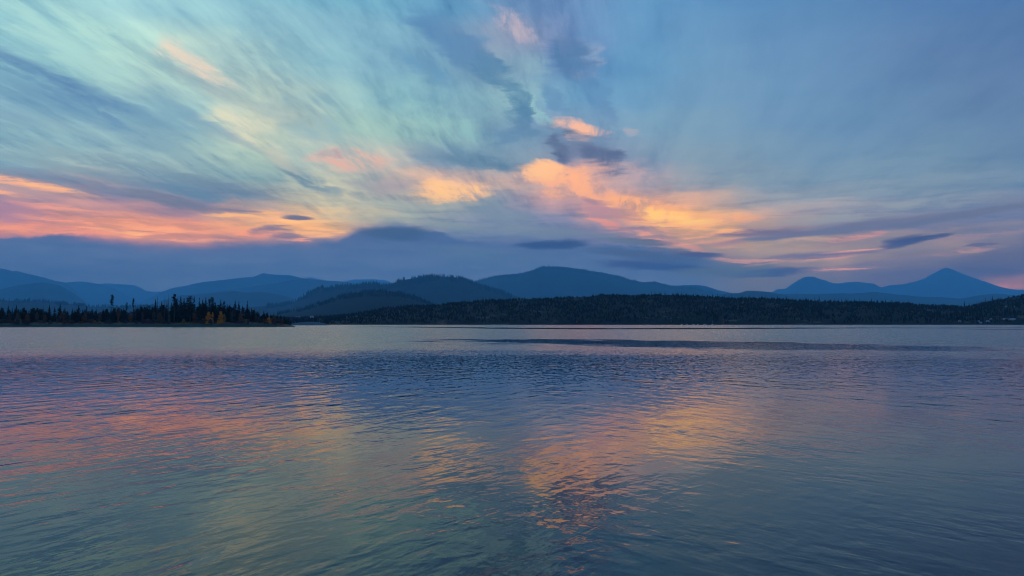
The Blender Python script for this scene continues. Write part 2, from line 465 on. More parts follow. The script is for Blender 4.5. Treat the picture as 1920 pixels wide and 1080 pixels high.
def copy_tree(root, loc, rz, sc, label, cat, group):
    r = root.copy(); COL.objects.link(r)
    r.location = loc; r.rotation_euler = (0, 0, rz); r.scale = sc
    for k in ('label', 'category', 'group'):
        if k in r: del r[k]
    tag(r, label, cat, group)
    for ch in list(root.children):
        c = ch.copy(); COL.objects.link(c); c.parent = r
    return r


# lattice noise in numpy
_T = rng.random((256, 256))


def vnoise(x, y):
    x = np.asarray(x, float); y = np.asarray(y, float)
    xi = np.floor(x).astype(int); yi = np.floor(y).astype(int)
    fx = x - xi; fy = y - yi
    fx = fx * fx * (3 - 2 * fx); fy = fy * fy * (3 - 2 * fy)
    a = _T[xi & 255, yi & 255]; b = _T[(xi + 1) & 255, yi & 255]
    c = _T[xi & 255, (yi + 1) & 255]; d = _T[(xi + 1) & 255, (yi + 1) & 255]
    return (a * (1 - fx) + b * fx) * (1 - fy) + (c * (1 - fx) + d * fx) * fy


def fbm(x, y, o=4):
    s = 0; a = 0.5; t = 0
    for k in range(o):
        s = s + a * vnoise(x * 2 ** k + 17.3 * k, y * 2 ** k + 9.1 * k)
        t += a; a *= 0.5
    return s / t - 0.5


# ------------------------------------------------------------------ materials
def new_mat(name):
    m = bpy.data.materials.new(name)
    m.use_nodes = True
    nt = m.node_tree
    return m, G(nt), nt.nodes['Principled BSDF']


def land_mat(name, a, b, c=None, scale=0.01, cthr=0.6, rough=0.95):
    m, q, p = new_mat(name)
    geo = q.n('ShaderNodeNewGeometry')
    n1 = q.noise(geo.outputs['Position'], scale, 5.0, 0.6, 0.3).outputs['Fac']
    n2 = q.noise(geo.outputs['Position'], scale * 7, 4.0, 0.6).outputs['Fac']
    cc = q.mix(q.mr(n1, 0.35, 0.65), a, b)
    cc = q.mix(q.mr(n2, 0.3, 0.7, 0.0, 0.5), cc, q.mix(1.0, cc, (0.55, 0.6, 0.6), 'MULTIPLY'))
    if c:
        cc = q.mix(q.mr(n1, cthr, cthr + 0.06, 0.0, 0.8), cc, c)
    q.put(p.inputs['Base Color'], cc)
    p.inputs['Roughness'].default_value = rough
    p.inputs['Specular IOR Level'].default_value = 0.1
    return m


def leaf_mat(name, a, b, rough=0.9):
    m, q, p = new_mat(name)
    geo = q.n('ShaderNodeNewGeometry')
    oi = q.n('ShaderNodeObjectInfo')
    f = q.m('MULTIPLY', q.m('ADD', geo.outputs['Random Per Island'], oi.outputs['Random']), 0.5)
    cc = q.mix(f, a, b)
    n = q.noise(geo.outputs['Position'], 0.6, 3.0).outputs['Fac']
    cc = q.mix(q.mr(n, 0.35, 0.65, 0.0, 0.3), cc, q.mix(1.0, cc, (0.6, 0.65, 0.7), 'MULTIPLY'))
    q.put(p.inputs['Base Color'], cc)
    p.inputs['Roughness'].default_value = rough
    p.inputs['Specular IOR Level'].default_value = 0.1
    return m


def plain_mat(name, c, rough=0.8, var=0.25, scale=2.0):
    m, q, p = new_mat(name)
    tcx = q.n('ShaderNodeTexCoord')
    n = q.noise(tcx.outputs['Object'], scale, 4.0).outputs['Fac']
    q.put(p.inputs['Base Color'], q.mix(q.mr(n, 0.3, 0.7, 0.0, var), c, tuple(v * 0.4 for v in c)))
    p.inputs['Roughness'].default_value = rough
    return m


M = dict(
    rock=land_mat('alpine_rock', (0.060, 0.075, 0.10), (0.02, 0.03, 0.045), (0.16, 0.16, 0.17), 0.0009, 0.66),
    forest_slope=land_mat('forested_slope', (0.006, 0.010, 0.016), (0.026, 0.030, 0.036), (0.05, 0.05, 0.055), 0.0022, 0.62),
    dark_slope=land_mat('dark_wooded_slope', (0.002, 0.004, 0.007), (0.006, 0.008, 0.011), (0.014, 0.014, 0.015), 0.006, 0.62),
    near_slope=land_mat('scrubby_slope', (0.008, 0.009, 0.008), (0.022, 0.017, 0.014), (0.10, 0.075, 0.062), 0.02, 0.60),
    shore=land_mat('lake_shore_ground', (0.10, 0.045, 0.038), (0.085, 0.065, 0.045), (0.15, 0.11, 0.07), 0.09, 0.56),
    grass_bank=land_mat('wet_shore_grass', (0.020, 0.045, 0.045), (0.028, 0.060, 0.055), None, 0.08),
    silt=land_mat('dark_wet_silt', (0.010, 0.014, 0.016), (0.020, 0.020, 0.020), None, 0.06),
    gravel=land_mat('blue_grey_gravel', (0.05, 0.09, 0.13), (0.035, 0.07, 0.11), None, 0.03),
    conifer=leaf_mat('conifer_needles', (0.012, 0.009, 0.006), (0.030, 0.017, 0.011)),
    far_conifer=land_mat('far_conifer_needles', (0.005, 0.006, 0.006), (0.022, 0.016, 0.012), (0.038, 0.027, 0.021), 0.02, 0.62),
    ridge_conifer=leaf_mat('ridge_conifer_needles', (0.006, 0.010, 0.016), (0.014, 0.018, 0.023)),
    bark=plain_mat('grey_brown_bark', (0.045, 0.036, 0.030)),
    deadwood=plain_mat('bare_dead_wood', (0.05, 0.045, 0.042)),
    orange=leaf_mat('orange_autumn_leaves', (0.95, 0.27, 0.015), (0.80, 0.26, 0.03)),
    yellow=leaf_mat('yellow_autumn_leaves', (0.42, 0.20, 0.04), (0.26, 0.15, 0.05)),
    rust=leaf_mat('rust_autumn_leaves', (0.30, 0.10, 0.03), (0.15, 0.06, 0.03)),
    tan=leaf_mat('tan_willow_twigs', (0.15, 0.10, 0.07), (0.08, 0.06, 0.05)),
    pink=leaf_mat('reddish_willow_twigs', (0.22, 0.08, 0.08), (0.12, 0.06, 0.06)),
    red=leaf_mat('red_autumn_leaves', (0.42, 0.11, 0.09), (0.30, 0.09, 0.07)),
    wall=plain_mat('pale_painted_wall', (0.42, 0.44, 0.46), 0.7, 0.15),
    roof=plain_mat('grey_metal_roof', (0.22, 0.24, 0.27), 0.6, 0.3),
    glass=plain_mat('dark_window_glass', (0.02, 0.025, 0.03), 0.15, 0.0),
    hull=plain_mat('white_boat_hull', (0.40, 0.42, 0.43), 0.4, 0.1),
    mast=plain_mat('aluminium_mast', (0.45, 0.46, 0.47), 0.4, 0.1),
)

# ------------------------------------------------------------------ lake
wm, q, p = new_mat('lake_water')
geo = q.n('ShaderNodeNewGeometry')
P = geo.outputs['Position']
sp = q.n('ShaderNodeSeparateXYZ'); q.nt.links.new(P, sp.inputs[0])
PX, PY = sp.outputs[0], sp.outputs[1]
dist = q.vm('LENGTH', P)
gust = q.noise(q.mapping(P, scale=(0.35, 1, 1)), 0.07, 4.0, 0.55).outputs['Fac']
gust2 = q.noise(q.mapping(P, scale=(0.5, 1, 1)), 0.2, 3.0, 0.5).outputs['Fac']
far = q.mr(q.m('ADD', dist, q.m('MULTIPLY', q.m('SUBTRACT', gust, 0.5), 26.0)), 46.0, 82.0)
def crest(ang, along):
    """lake coordinates turned so that crests run at ang from the x axis and are 1/along times longer than wide"""
    return q.mapping(P, rot=(0, 0, R(ang)), scale=(1 / along, 1, 1), t='TEXTURE')


# a calm lane across the ruffled water
lane = q.mapping(P, loc=(17, 82, 0), rot=(0, 0, R(-45)), scale=(37, 16, 1), t='TEXTURE')
lane = q.vm('MULTIPLY', q.vm('ADD', lane, q.vm('MULTIPLY', q.vm('SUBTRACT', q.noise(P, 0.13, 4.0, 0.6).outputs['Color'], (0.5, 0.5, 0.5)), (1.6, 1.6, 0))), (1, 1, 0))
calm = q.mr(q.vm('LENGTH', lane), 1.1, 0.65)
patch = q.m('MULTIPLY', q.mr(gust2, 0.35, 0.65, 0.5, 1.3), q.mr(q.noise(P, 0.55, 3.0, 0.6).outputs['Fac'], 0.35, 0.65, 0.5, 1.35))
# trains of wavelets running in from the left and from the right, plus fine ripple, as height
lw = q.mr(q.m('ADD', PX, q.m('MULTIPLY', q.m('SUBTRACT', gust2, 0.5), 22.0)), 7.0, -3.0)
rw = q.m('SUBTRACT', 1.0, lw)
wA = q.noise(crest(56, 0.45), 3.0, 2.0, 0.45, 0.25).outputs['Fac']
wB = q.noise(crest(-48, 0.5), 3.0, 2.0, 0.45, 0.25).outputs['Fac']
mA = q.noise(crest(66, 0.42), 1.75, 3.0, 0.5, 0.2).outputs['Fac']
mB = q.noise(crest(-64, 0.45), 1.75, 3.0, 0.5, 0.2).outputs['Fac']
w2 = q.noise(crest(80, 0.6), 7.0, 2.0, 0.5, 0.4).outputs['Fac']
w4 = q.noise(crest(75, 0.5), 0.8, 2.0, 0.4).outputs['Fac']
nearf = q.mr(dist, 7.0, 22.0, 1.0, 0.15)
midf = q.mr(dist, 7.0, 20.0, 0.0, 1.0)
c_ = lambda n_, k_: q.m('MULTIPLY', q.m('SUBTRACT', n_, 0.5), k_)      # centred, so the gusts only scale the waves
wAB = q.m('ADD', c_(wA, q.m('MULTIPLY', lw, 0.022)), c_(wB, q.m('MULTIPLY', rw, 0.019)))
mAB = q.m('ADD', c_(mA, q.m('MULTIPLY', lw, 0.032)), c_(mB, q.m('MULTIPLY', rw, 0.028)))
hgt = q.m('ADD', q.m('MULTIPLY', q.m('ADD', wAB, c_(w2, 0.0042)), nearf), q.m('ADD', q.m('MULTIPLY', mAB, midf), c_(w4, 0.006)))
hgt = q.m('MULTIPLY', hgt, patch)
bp = q.n('ShaderNodeBump')
bp.inputs['Strength'].default_value = 1.0
bp.inputs['Distance'].default_value = 1.0
q.put(bp.inputs['Height'], hgt)
# out on the open lake the wavelets are given as slopes
c5 = q.noise(crest(90, 0.32), 8.0, 3.0, 0.75).outputs['Color']
sl5 = q.vm('SUBTRACT', c5, (0.5, 0.5, 0.5))
amp = q.m('ADD', q.mr(dist, 10.0, 45.0, 0.0, 0.17), q.m('MULTIPLY', far, 0.55))
amp = q.m('MULTIPLY', amp, q.m('SUBTRACT', 1.0, q.m('MULTIPLY', calm, 0.78)))
sx = q.n('ShaderNodeSeparateXYZ'); q.nt.links.new(sl5, sx.inputs[0])
slope = q.xyz(q.m('MULTIPLY', sx.outputs[0], q.m('MULTIPLY', amp, 1.0)), q.m('SUBTRACT', q.m('MULTIPLY', sx.outputs[1], amp), q.m('MULTIPLY', q.m('MULTIPLY', far, 0.085), q.m('SUBTRACT', 1.0, calm))), 0.0)
nrm = q.vm('NORMALIZE', q.vm('ADD', bp.outputs[0], slope))
ro = q.mr(dist, 8.0, 60.0, 0.02, 0.07)
ro = q.m('MAXIMUM', q.m('SUBTRACT', q.m('ADD', ro, q.m('MULTIPLY', far, 0.03)), q.m('MULTIPLY', calm, 0.16)), 0.03)
q.put(p.inputs['Roughness'], ro)
q.put(p.inputs['Normal'], nrm)
p.inputs['Base Color'].default_value = (0.002, 0.014, 0.022, 1)
p.inputs['IOR'].default_value = 1.30
XW = 36000
mesh_obj('water', [(-XW, -XW, 0), (XW, -XW, 0), (XW, XW, 0), (-XW, XW, 0)], [(0, 1, 2, 3)], wm, kind='structure')


# ------------------------------------------------------------------ ridges and hills
def pos(px, d, z):
    """point at photo column px, distance d along the view axis, height z"""
    return ((px - 960.0) / FPX * d, d, z)


def row_z(y, d):
    return CAM_H + (HORIZON - y) * d / FPX


class Ridge:
    def __init__(s, name, pts, D, depth, mat, step=2.0, rough=0.05, seed=0.0, base=-1.0, fs=1.0, tail=60, shape=0.9):
        s.pts = [(pts[0][0] - tail, HORIZON + 3)] + list(pts) + [(pts[-1][0] + tail, HORIZON + 3)]
        s.D, s.depth, s.seed, s.rough, s.base, s.fs, s.shape = D, depth, seed, rough, base, fs, shape
        xs = np.arange(s.pts[0][0], s.pts[-1][0] + step, step)
        ts = np.concatenate([np.linspace(0, 1, 22), np.linspace(1.12, 1.9, 6)])
        V = np.concatenate([s.at(xs, np.full(len(xs), t)) for t in ts])
        n = len(xs)
        F = [(j * n + i, j * n + i + 1, (j + 1) * n + i + 1, (j + 1) * n + i) for j in range(len(ts) - 1) for i in range(n - 1)]
        s.obj = mesh_obj(name, V, F, mat, smooth=True, kind='structure')

    def crest(s, x):
        y = np.interp(x, [p_[0] for p_ in s.pts], [p_[1] for p_ in s.pts])
        y = y + fbm(x * 0.05 + s.seed, np.full(np.shape(x), 3.3 + s.seed), 6) * s.rough * 38
        return row_z(y, s.D)

    def at(s, x, t):
        x = np.asarray(x, float); t = np.asarray(t, float)
        d = s.D - s.depth * (1 - t)
        h = np.maximum(s.crest(x), s.base)
        k = np.where(t <= 1, t, np.maximum(0.0, 2.0 - t))
        f = k ** s.shape
        # spurs and gullies running down the face
        r = fbm(x * 0.018 * s.fs + s.seed * 3, k * 1.7 + s.seed, 4)
        f = np.where(t < 1, f * (1 + 0.9 * r * (1 - k)), f)
        z = s.base + (h - s.base) * f
        return np.stack([(x - 960.0) / FPX * d, d, z], -1)


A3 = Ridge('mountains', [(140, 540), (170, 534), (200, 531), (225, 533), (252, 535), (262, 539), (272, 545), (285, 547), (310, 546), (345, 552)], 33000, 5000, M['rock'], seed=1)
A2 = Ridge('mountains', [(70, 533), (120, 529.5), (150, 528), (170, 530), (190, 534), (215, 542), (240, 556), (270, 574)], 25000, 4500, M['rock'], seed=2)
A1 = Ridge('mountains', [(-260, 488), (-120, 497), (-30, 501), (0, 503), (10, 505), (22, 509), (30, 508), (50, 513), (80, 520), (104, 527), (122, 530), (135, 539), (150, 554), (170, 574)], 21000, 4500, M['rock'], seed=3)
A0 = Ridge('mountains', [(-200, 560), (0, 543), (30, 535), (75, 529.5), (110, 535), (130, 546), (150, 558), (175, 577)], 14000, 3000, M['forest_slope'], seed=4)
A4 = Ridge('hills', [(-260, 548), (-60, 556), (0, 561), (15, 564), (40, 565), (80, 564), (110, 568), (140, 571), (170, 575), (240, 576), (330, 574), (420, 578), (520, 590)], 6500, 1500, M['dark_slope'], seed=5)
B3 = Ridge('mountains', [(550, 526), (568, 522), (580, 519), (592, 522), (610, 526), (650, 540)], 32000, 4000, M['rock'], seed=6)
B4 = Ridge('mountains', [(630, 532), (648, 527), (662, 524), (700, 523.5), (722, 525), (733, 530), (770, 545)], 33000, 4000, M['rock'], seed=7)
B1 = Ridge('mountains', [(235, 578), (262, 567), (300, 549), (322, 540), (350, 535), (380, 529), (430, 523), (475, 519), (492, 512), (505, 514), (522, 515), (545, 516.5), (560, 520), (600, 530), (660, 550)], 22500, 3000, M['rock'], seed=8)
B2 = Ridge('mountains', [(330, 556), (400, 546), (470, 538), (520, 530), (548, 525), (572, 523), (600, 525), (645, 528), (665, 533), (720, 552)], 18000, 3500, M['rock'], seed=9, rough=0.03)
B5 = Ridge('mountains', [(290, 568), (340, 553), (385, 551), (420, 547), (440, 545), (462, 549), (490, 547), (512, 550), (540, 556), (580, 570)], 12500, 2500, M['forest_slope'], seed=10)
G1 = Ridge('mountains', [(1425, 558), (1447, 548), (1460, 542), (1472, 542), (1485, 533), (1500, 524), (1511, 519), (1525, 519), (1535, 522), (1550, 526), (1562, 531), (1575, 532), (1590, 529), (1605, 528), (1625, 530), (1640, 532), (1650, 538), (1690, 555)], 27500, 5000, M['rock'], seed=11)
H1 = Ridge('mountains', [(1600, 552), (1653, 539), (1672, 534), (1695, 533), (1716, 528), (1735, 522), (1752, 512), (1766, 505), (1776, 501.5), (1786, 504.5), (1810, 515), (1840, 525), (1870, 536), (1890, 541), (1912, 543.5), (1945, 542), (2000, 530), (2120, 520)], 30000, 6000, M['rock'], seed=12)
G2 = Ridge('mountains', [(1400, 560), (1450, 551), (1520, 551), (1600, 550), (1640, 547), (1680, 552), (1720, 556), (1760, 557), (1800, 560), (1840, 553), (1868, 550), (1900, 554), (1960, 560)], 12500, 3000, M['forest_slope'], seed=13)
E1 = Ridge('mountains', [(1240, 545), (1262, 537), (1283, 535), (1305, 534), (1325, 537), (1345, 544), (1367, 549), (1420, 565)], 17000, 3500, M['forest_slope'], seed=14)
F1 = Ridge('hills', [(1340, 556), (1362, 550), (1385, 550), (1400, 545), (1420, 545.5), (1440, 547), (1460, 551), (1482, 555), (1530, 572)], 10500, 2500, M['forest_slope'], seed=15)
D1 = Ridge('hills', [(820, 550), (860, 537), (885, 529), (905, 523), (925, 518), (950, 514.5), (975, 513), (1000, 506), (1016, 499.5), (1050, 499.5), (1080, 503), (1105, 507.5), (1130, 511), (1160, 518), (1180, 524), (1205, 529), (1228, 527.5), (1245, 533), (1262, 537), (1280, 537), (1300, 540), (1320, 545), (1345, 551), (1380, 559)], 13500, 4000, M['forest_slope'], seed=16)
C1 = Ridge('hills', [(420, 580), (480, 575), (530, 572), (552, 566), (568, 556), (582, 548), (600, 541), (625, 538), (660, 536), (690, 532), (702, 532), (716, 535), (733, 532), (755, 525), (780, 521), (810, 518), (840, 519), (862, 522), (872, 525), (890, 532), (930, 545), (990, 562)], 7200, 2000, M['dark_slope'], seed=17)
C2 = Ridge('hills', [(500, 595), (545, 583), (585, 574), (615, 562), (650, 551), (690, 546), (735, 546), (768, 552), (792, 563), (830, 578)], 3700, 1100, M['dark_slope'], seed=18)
I1 = Ridge('hills', [(-300, 590), (0, 592), (300, 594), (480, 596), (560, 597), (600, 594), (650, 591), (700, 583), (722, 578), (760, 574), (800, 573), (850, 569), (900, 564), (950, 562), (1000, 561), (1060, 558), (1105, 557), (1120, 554), (1150, 553), (1200, 554), (1230, 553), (1290, 554), (1330, 557), (1380, 560), (1440, 560), (1500, 564), (1560, 566), (1620, 567), (1680, 568), (1740, 573), (1800, 575), (1830, 572), (1880, 561), (1920, 554), (1990, 542), (2150, 530)], 1500, 447, M['near_slope'], step=4, seed=19, rough=0.02, base=-0.6, fs=3.0, shape=0.75)
# low gravel bank in the inlet beyond the tip of the wooded point
K1 = Ridge('gravel_bank', [(545, 607.5), (562, 604.5), (585, 603.5), (598, 604), (612, 607)], 870, 90, M['gravel'], step=2, seed=20, rough=0.01, base=-0.3, tail=6)


# ------------------------------------------------------------------ far woods as masses
def conifer_mass(name, R_, n, hmin, hmax, pxr, tr, mat, label, keep=None, seed=1, w=0.2):
    rg = np.random.default_rng(seed)
    x = rg.uniform(*pxr, n); t = rg.random(n) ** 0.8 * (tr[1] - tr[0]) + tr[0]
    B = R_.at(x, t)
    if keep:
        kp = keep(x, t, B, rg)
        B = B[kp]
    n = len(B)
    h = rg.uniform(hmin, hmax, n) * np.where(rg.random(n) < 0.12, 1.25, 1.0)
    r = h * w * rg.uniform(0.75, 1.2, n)
    V = np.zeros((n, 2, 6, 3)); a0 = rg.random((n, 2)) * 6.28
    for l, (z0, z1, rr) in enumerate(((0.0, 0.62, 1.0), (0.36, 1.0, 0.66))):
        for j in range(5):
            a = a0[:, l] + j * 1.2566
            q_ = rr * r * rg.uniform(0.75, 1.15, n)
            V[:, l, j, 0] = B[:, 0] + q_ * np.cos(a)
            V[:, l, j, 1] = B[:, 1] + q_ * np.sin(a)
            V[:, l, j, 2] = B[:, 2] + h * z0 - 0.3 + rg.uniform(-.06, .06, n) * h
        V[:, l, 5, 0] = B[:, 0] + rg.uniform(-.03, .03, n) * h
        V[:, l, 5, 1] = B[:, 1]
        V[:, l, 5, 2] = B[:, 2] + h * z1
    F = [(b + j, b + (j + 1) % 5, b + 5) for b in range(0, n * 12, 6) for j in range(5)]
    return mesh_obj(name, V.reshape(-1, 3), F, mat, kind='stuff', label=label, cat='forest')


CLEAR = [(1565, 587, 26, 5), (1620, 592, 12, 4), (1640, 590, 8, 3), (1775, 587, 12, 4), (1905, 581, 26, 4), (1085, 561, 12, 3),
         (975, 564, 8, 2), (1165, 575, 12, 3), (1180, 592, 20, 2), (690, 596, 16, 1.5), (1120, 600, 22, 1.5), (1445, 575, 22, 3), (1330, 565, 26, 2),
         (1580, 575, 18, 2), (830, 590, 18, 2), (1025, 586, 16, 2), (1100, 607, 1, 1)]


def keep_near(x, t, B, rg):
    y = HORIZON - (B[:, 2] - CAM_H) * FPX / B[:, 1]
    ok = (fbm(x * 0.05, t * 5.0, 3) > -0.16) | (rg.random(len(x)) < 0.25)
    for (cx, cy, rx, ry) in CLEAR:
        inside = ((x - cx) / rx) ** 2 + ((y - cy) / ry) ** 2 < 1
        ok &= ~inside | (rg.random(len(x)) < 0.08)
    return ok


conifer_mass('distant_forest', I1, 14000, 2.2, 4.6, (480, 1990), (0.03, 1.02), M['far_conifer'],
             'dark conifer woods covering the low hills along the far shore', keep_near, 3, 0.36)
def keep_ridge(x, t, B, rg):
    return (fbm(x * 0.06, t * 9.0 + 5.0, 4) > 0.0) | (rg.random(len(x)) < 0.12)


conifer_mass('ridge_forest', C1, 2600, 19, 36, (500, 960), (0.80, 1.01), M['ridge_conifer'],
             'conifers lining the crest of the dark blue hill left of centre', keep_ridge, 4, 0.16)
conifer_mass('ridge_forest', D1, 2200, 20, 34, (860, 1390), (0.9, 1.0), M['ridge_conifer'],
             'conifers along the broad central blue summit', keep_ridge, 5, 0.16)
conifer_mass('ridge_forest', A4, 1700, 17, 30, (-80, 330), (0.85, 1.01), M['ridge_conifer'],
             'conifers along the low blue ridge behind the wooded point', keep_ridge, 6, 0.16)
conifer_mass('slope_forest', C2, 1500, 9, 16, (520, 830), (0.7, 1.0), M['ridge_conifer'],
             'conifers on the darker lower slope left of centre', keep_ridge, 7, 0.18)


# ------------------------------------------------------------------ tree builders (unit metres, base at origin)
def trunk_mesh(h, r, lean=0.0, seg=6, cut=1.0):
    V = []; F = []
    n = 5
    for i in range(seg + 1):
        t = i / seg
        cx = lean * t * t * h
        rr = r * (1 - 0.85 * t) if cut >= 1 else r * (1 - 0.6 * t)
        for j in range(n):
            a = j * 2 * math.pi / n
            V.append((cx + rr * math.cos(a), rr * math.sin(a), t * h * cut - (0.4 if i == 0 else 0)))
    for i in range(seg):
        for j in range(n):
            F.append((i * n + j, i * n + (j + 1) % n, (i + 1) * n + (j + 1) % n, (i + 1) * n + j))
    F.append(tuple(range(seg * n, seg * n + n)))
    return V, F


def spruce_crown(rg, h, r, z0=0.08, dens=1.0, gap=0.0, powr=0.85):
    V = []; F = []
    n = int(22 * dens)
    for i in range(n):
        t = i / (n - 1)
        z = h * (z0 + (1 - z0) * t)
        if rg.random() < gap:
            continue
        rr = r * max(0.06, (1 - t)) ** powr
        for j in range(7):
            a = rg.random() * 6.283
            q_ = rr * rg.uniform(0.55, 1.15)
            wd = max(0.12, q_ * 0.42)
            dz = -q_ * rg.uniform(0.25, 0.6)
            up = h * (1 - z0) / n * rg.uniform(1.2, 2.2)
            c, s_ = math.cos(a), math.sin(a)
            b = len(V)
            V += [(0, 0, z + up * 0.5), (q_ * c - wd * s_, q_ * s_ + wd * c, z + dz), (q_ * c * 1.1, q_ * s_ * 1.1, z + dz * 0.6),
                  (q_ * c + wd * s_, q_ * s_ - wd * c, z + dz), (0, 0, z - up * 0.4)]
            F += [(b, b + 1, b + 2), (b, b + 2, b + 3), (b + 4, b + 2, b + 1), (b + 4, b + 3, b + 2)]
    b = len(V)
    V += [(0.12, 0, h * 0.95), (-0.1, 0.1, h * 0.95), (0, -0.12, h * 0.95), (0, 0, h * 1.03)]
    F += [(b, b + 1, b + 3), (b + 1, b + 2, b + 3), (b + 2, b, b + 3)]
    return V, F


def tuft(V, F, rg, c, rad, n, size):
    for _ in range(n):
        while True:
            d = [rg.uniform(-1, 1) for _ in range(3)]
            l = sum(v * v for v in d)
            if 0.05 < l < 1:
                break
        p_ = [c[k] + d[k] * rad[k] for k in range(3)]
        b = len(V)
        for _k in range(3):
            V.append(tuple(p_[m_] + rg.uniform(-1, 1) * size for m_ in range(3)))
        F.append((b, b + 1, b + 2))


def pine_crown(rg, h, r, z0=0.55, clumps=16, tall=1.0):
    V = []; F = []
    for i in range(clumps):
        t = i / (clumps - 1)
        z = h * (z0 + (1 - z0) * t)
        env = math.sin(math.pi * min(1, 0.22 + 0.74 * t)) ** 0.8
        a = rg.random() * 6.283
        q_ = r * env * rg.uniform(0.05, 0.6) * (0.2 if t > 0.9 else 1)
        s_ = r * rg.uniform(0.28, 0.5)
        tuft(V, F, rg, (q_ * math.cos(a), q_ * math.sin(a), z), (s_, s_, s_ * 0.6 * tall), 24, 0.40)
        # limb
        b = len(V)
        V += [(0, 0, z - 0.8), (0, 0, z - 0.5), (q_ * math.cos(a), q_ * math.sin(a), z)]
        F += [(b, b + 1, b + 2)]
    return V, F


def bush_crown(rg, h, r, z0=0.12, clumps=14, leaf=0.45, cone=0.0, n=40):
    V = []; F = []
    for i in range(clumps):
        t = rg.random()
        z = h * (z0 + (1 - z0) * (0.08 + 0.84 * t))
        env = (1 - t) ** 0.8 if cone else math.sqrt(max(0.05, 1 - (2 * t - 0.75) ** 2 / 1.6))
        a = rg.random() * 6.283
        q_ = r * env * rg.uniform(0.15, 0.75)
        s_ = r * rg.uniform(0.28, 0.5) * (0.5 + 0.5 * env)
        tuft(V, F, rg, (q_ * math.cos(a), q_ * math.sin(a), z), (s_, s_, s_ * 0.8), n, leaf)
    return V, F


def snag_crown(rg, h, r):
    V = []; F = []
    for i in range(27):
        V += [(0, 0.05, h * (0.25 + 0.027 * i)), (0, -0.05, h * (0.25 + 0.027 * i))]
        if i:
            F.append((2 * i - 2, 2 * i - 1, 2 * i + 1, 2 * i))
    for i in range(26):
        z = h * (0.25 + 0.027 * i)
        a = rg.random() * 6.283
        q_ = r * rg.uniform(0.4, 1.0) * (1.1 - z / h)
        b = len(V)
        V += [(q_ * math.cos(a), q_ * math.sin(a), z + rg.uniform(-0.5, 0.3))]
        F += [(2 * i, 2 * i + 2, b)]
    return V, F


protos = {}
UNUSED = []


def proto(kind, i):
    """every proto is 20 m tall (bushes 5 m)"""
    key = (kind, i)
    if key in protos:
        return protos[key]
    rg = random.Random(hash_(kind) + i * 31)
    nm = dict(spruce='spruce_tree', broad='spruce_tree', column='spruce_tree', pine='pine_tree', snag='dead_tree').get(kind, 'autumn_tree' if kind in ('orange_tree', 'red_tree') else 'shrub')
    e = empty(nm, (0, 0, 0))
    e['_new'] = 1
    H = 20.0
    part = 'crown'
    if kind == 'spruce':
        t_ = trunk_mesh(H * 0.9, 0.28); c_ = spruce_crown(rg, H, rg.uniform(2.6, 3.6), 0.05, 1.0, 0.08); cm = M['conifer']
    elif kind == 'column':
        t_ = trunk_mesh(H * 0.9, 0.22); c_ = spruce_crown(rg, H, rg.uniform(1.2, 1.7), 0.12, 1.2, 0.18, 0.5); cm = M['conifer']
    elif kind == 'pine':
        t_ = trunk_mesh(H * 0.96, 0.42, rg.uniform(-.01, .01)); c_ = pine_crown(rg, H, rg.uniform(2.1, 2.9), rg.uniform(0.35, 0.5) if i < 5 else 0.64, 26 if i < 5 else 22); cm = M['conifer']
    elif kind == 'broad':
        t_ = trunk_mesh(H * 0.9, 0.3); c_ = spruce_crown(rg, H, rg.uniform(4.2, 5.4), 0.02, 1.1, 0.0, 0.5); cm = M['conifer']
    elif kind == 'snag':
        t_ = trunk_mesh(H, 0.30, rg.uniform(-.03, .03)); c_ = snag_crown(rg, H, 1.8); cm = M['deadwood']; part = 'branches'
    else:
        H = 5.0
        cm = M[kind.split('_')[0]]
        cone = 1.0 if kind in ('red_tree', 'tan_tree') else 0.0
        t_ = trunk_mesh(H * 0.6, 0.12); c_ = bush_crown(rg, H, rg.uniform(1.7, 2.3) if not cone else 1.5, 0.02, 22, 0.28, cone, 44)
    mesh_obj('trunk', *t_, M['bark'] if kind != 'snag' else M['deadwood'], e)
    mesh_obj(part, *c_, cm, e)
    e['_h'] = H
    protos[key] = e
    return e


def hash_(s_):
    return sum(ord(ch) * (i + 3) for i, ch in enumerate(s_)) % 9973


def plant(kind, i, loc, h, label, cat, group=None, sx=1.0, rz=None):
    p_ = proto(kind, i)
    H = p_['_h']
    sc = (h / H * sx, h / H * sx, h / H)
    rz = random.random() * 6.283 if rz is None else rz
    if p_.get('_new'):
        del p_['_new']
        p_.location = loc; p_.rotation_euler = (0, 0, rz); p_.scale = sc
        tag(p_, label, cat, group)
        return p_
    r = copy_tree(p_, loc, rz, sc, label, cat, group)
    return r


# ------------------------------------------------------------------ the wooded point on the left
SHORE_D = 448.0
NS = 0.6            # metres here for every metre of the shore sketch below


def land_h(x, d):
    """height of the point at photo column x and distance d"""
    tip = max(0.0, min(1.0, (556 - x) / 60.0)) ** 0.5
    d = d / NS
    front = 746.0 + 2.5 * math.sin(x * 0.02) + (12 if x > 500 else 0) * (x - 500) / 50
    s = (d - front)
    if s < 0:
        return -0.5
    back = max(0.0, min(1.0, (746.0 + 300 * tip + 10 - d) / 30.0))
    h = 2.3 * min(1.0, s / 9.0) + 2.2 * min(1.0, max(0, s - 10) / 32)
    h += 0.5 * float(fbm(np.array(x * 0.06), np.array(d * 0.06), 3))
    return (-0.5 + (h + 0.5) * tip * back) * NS


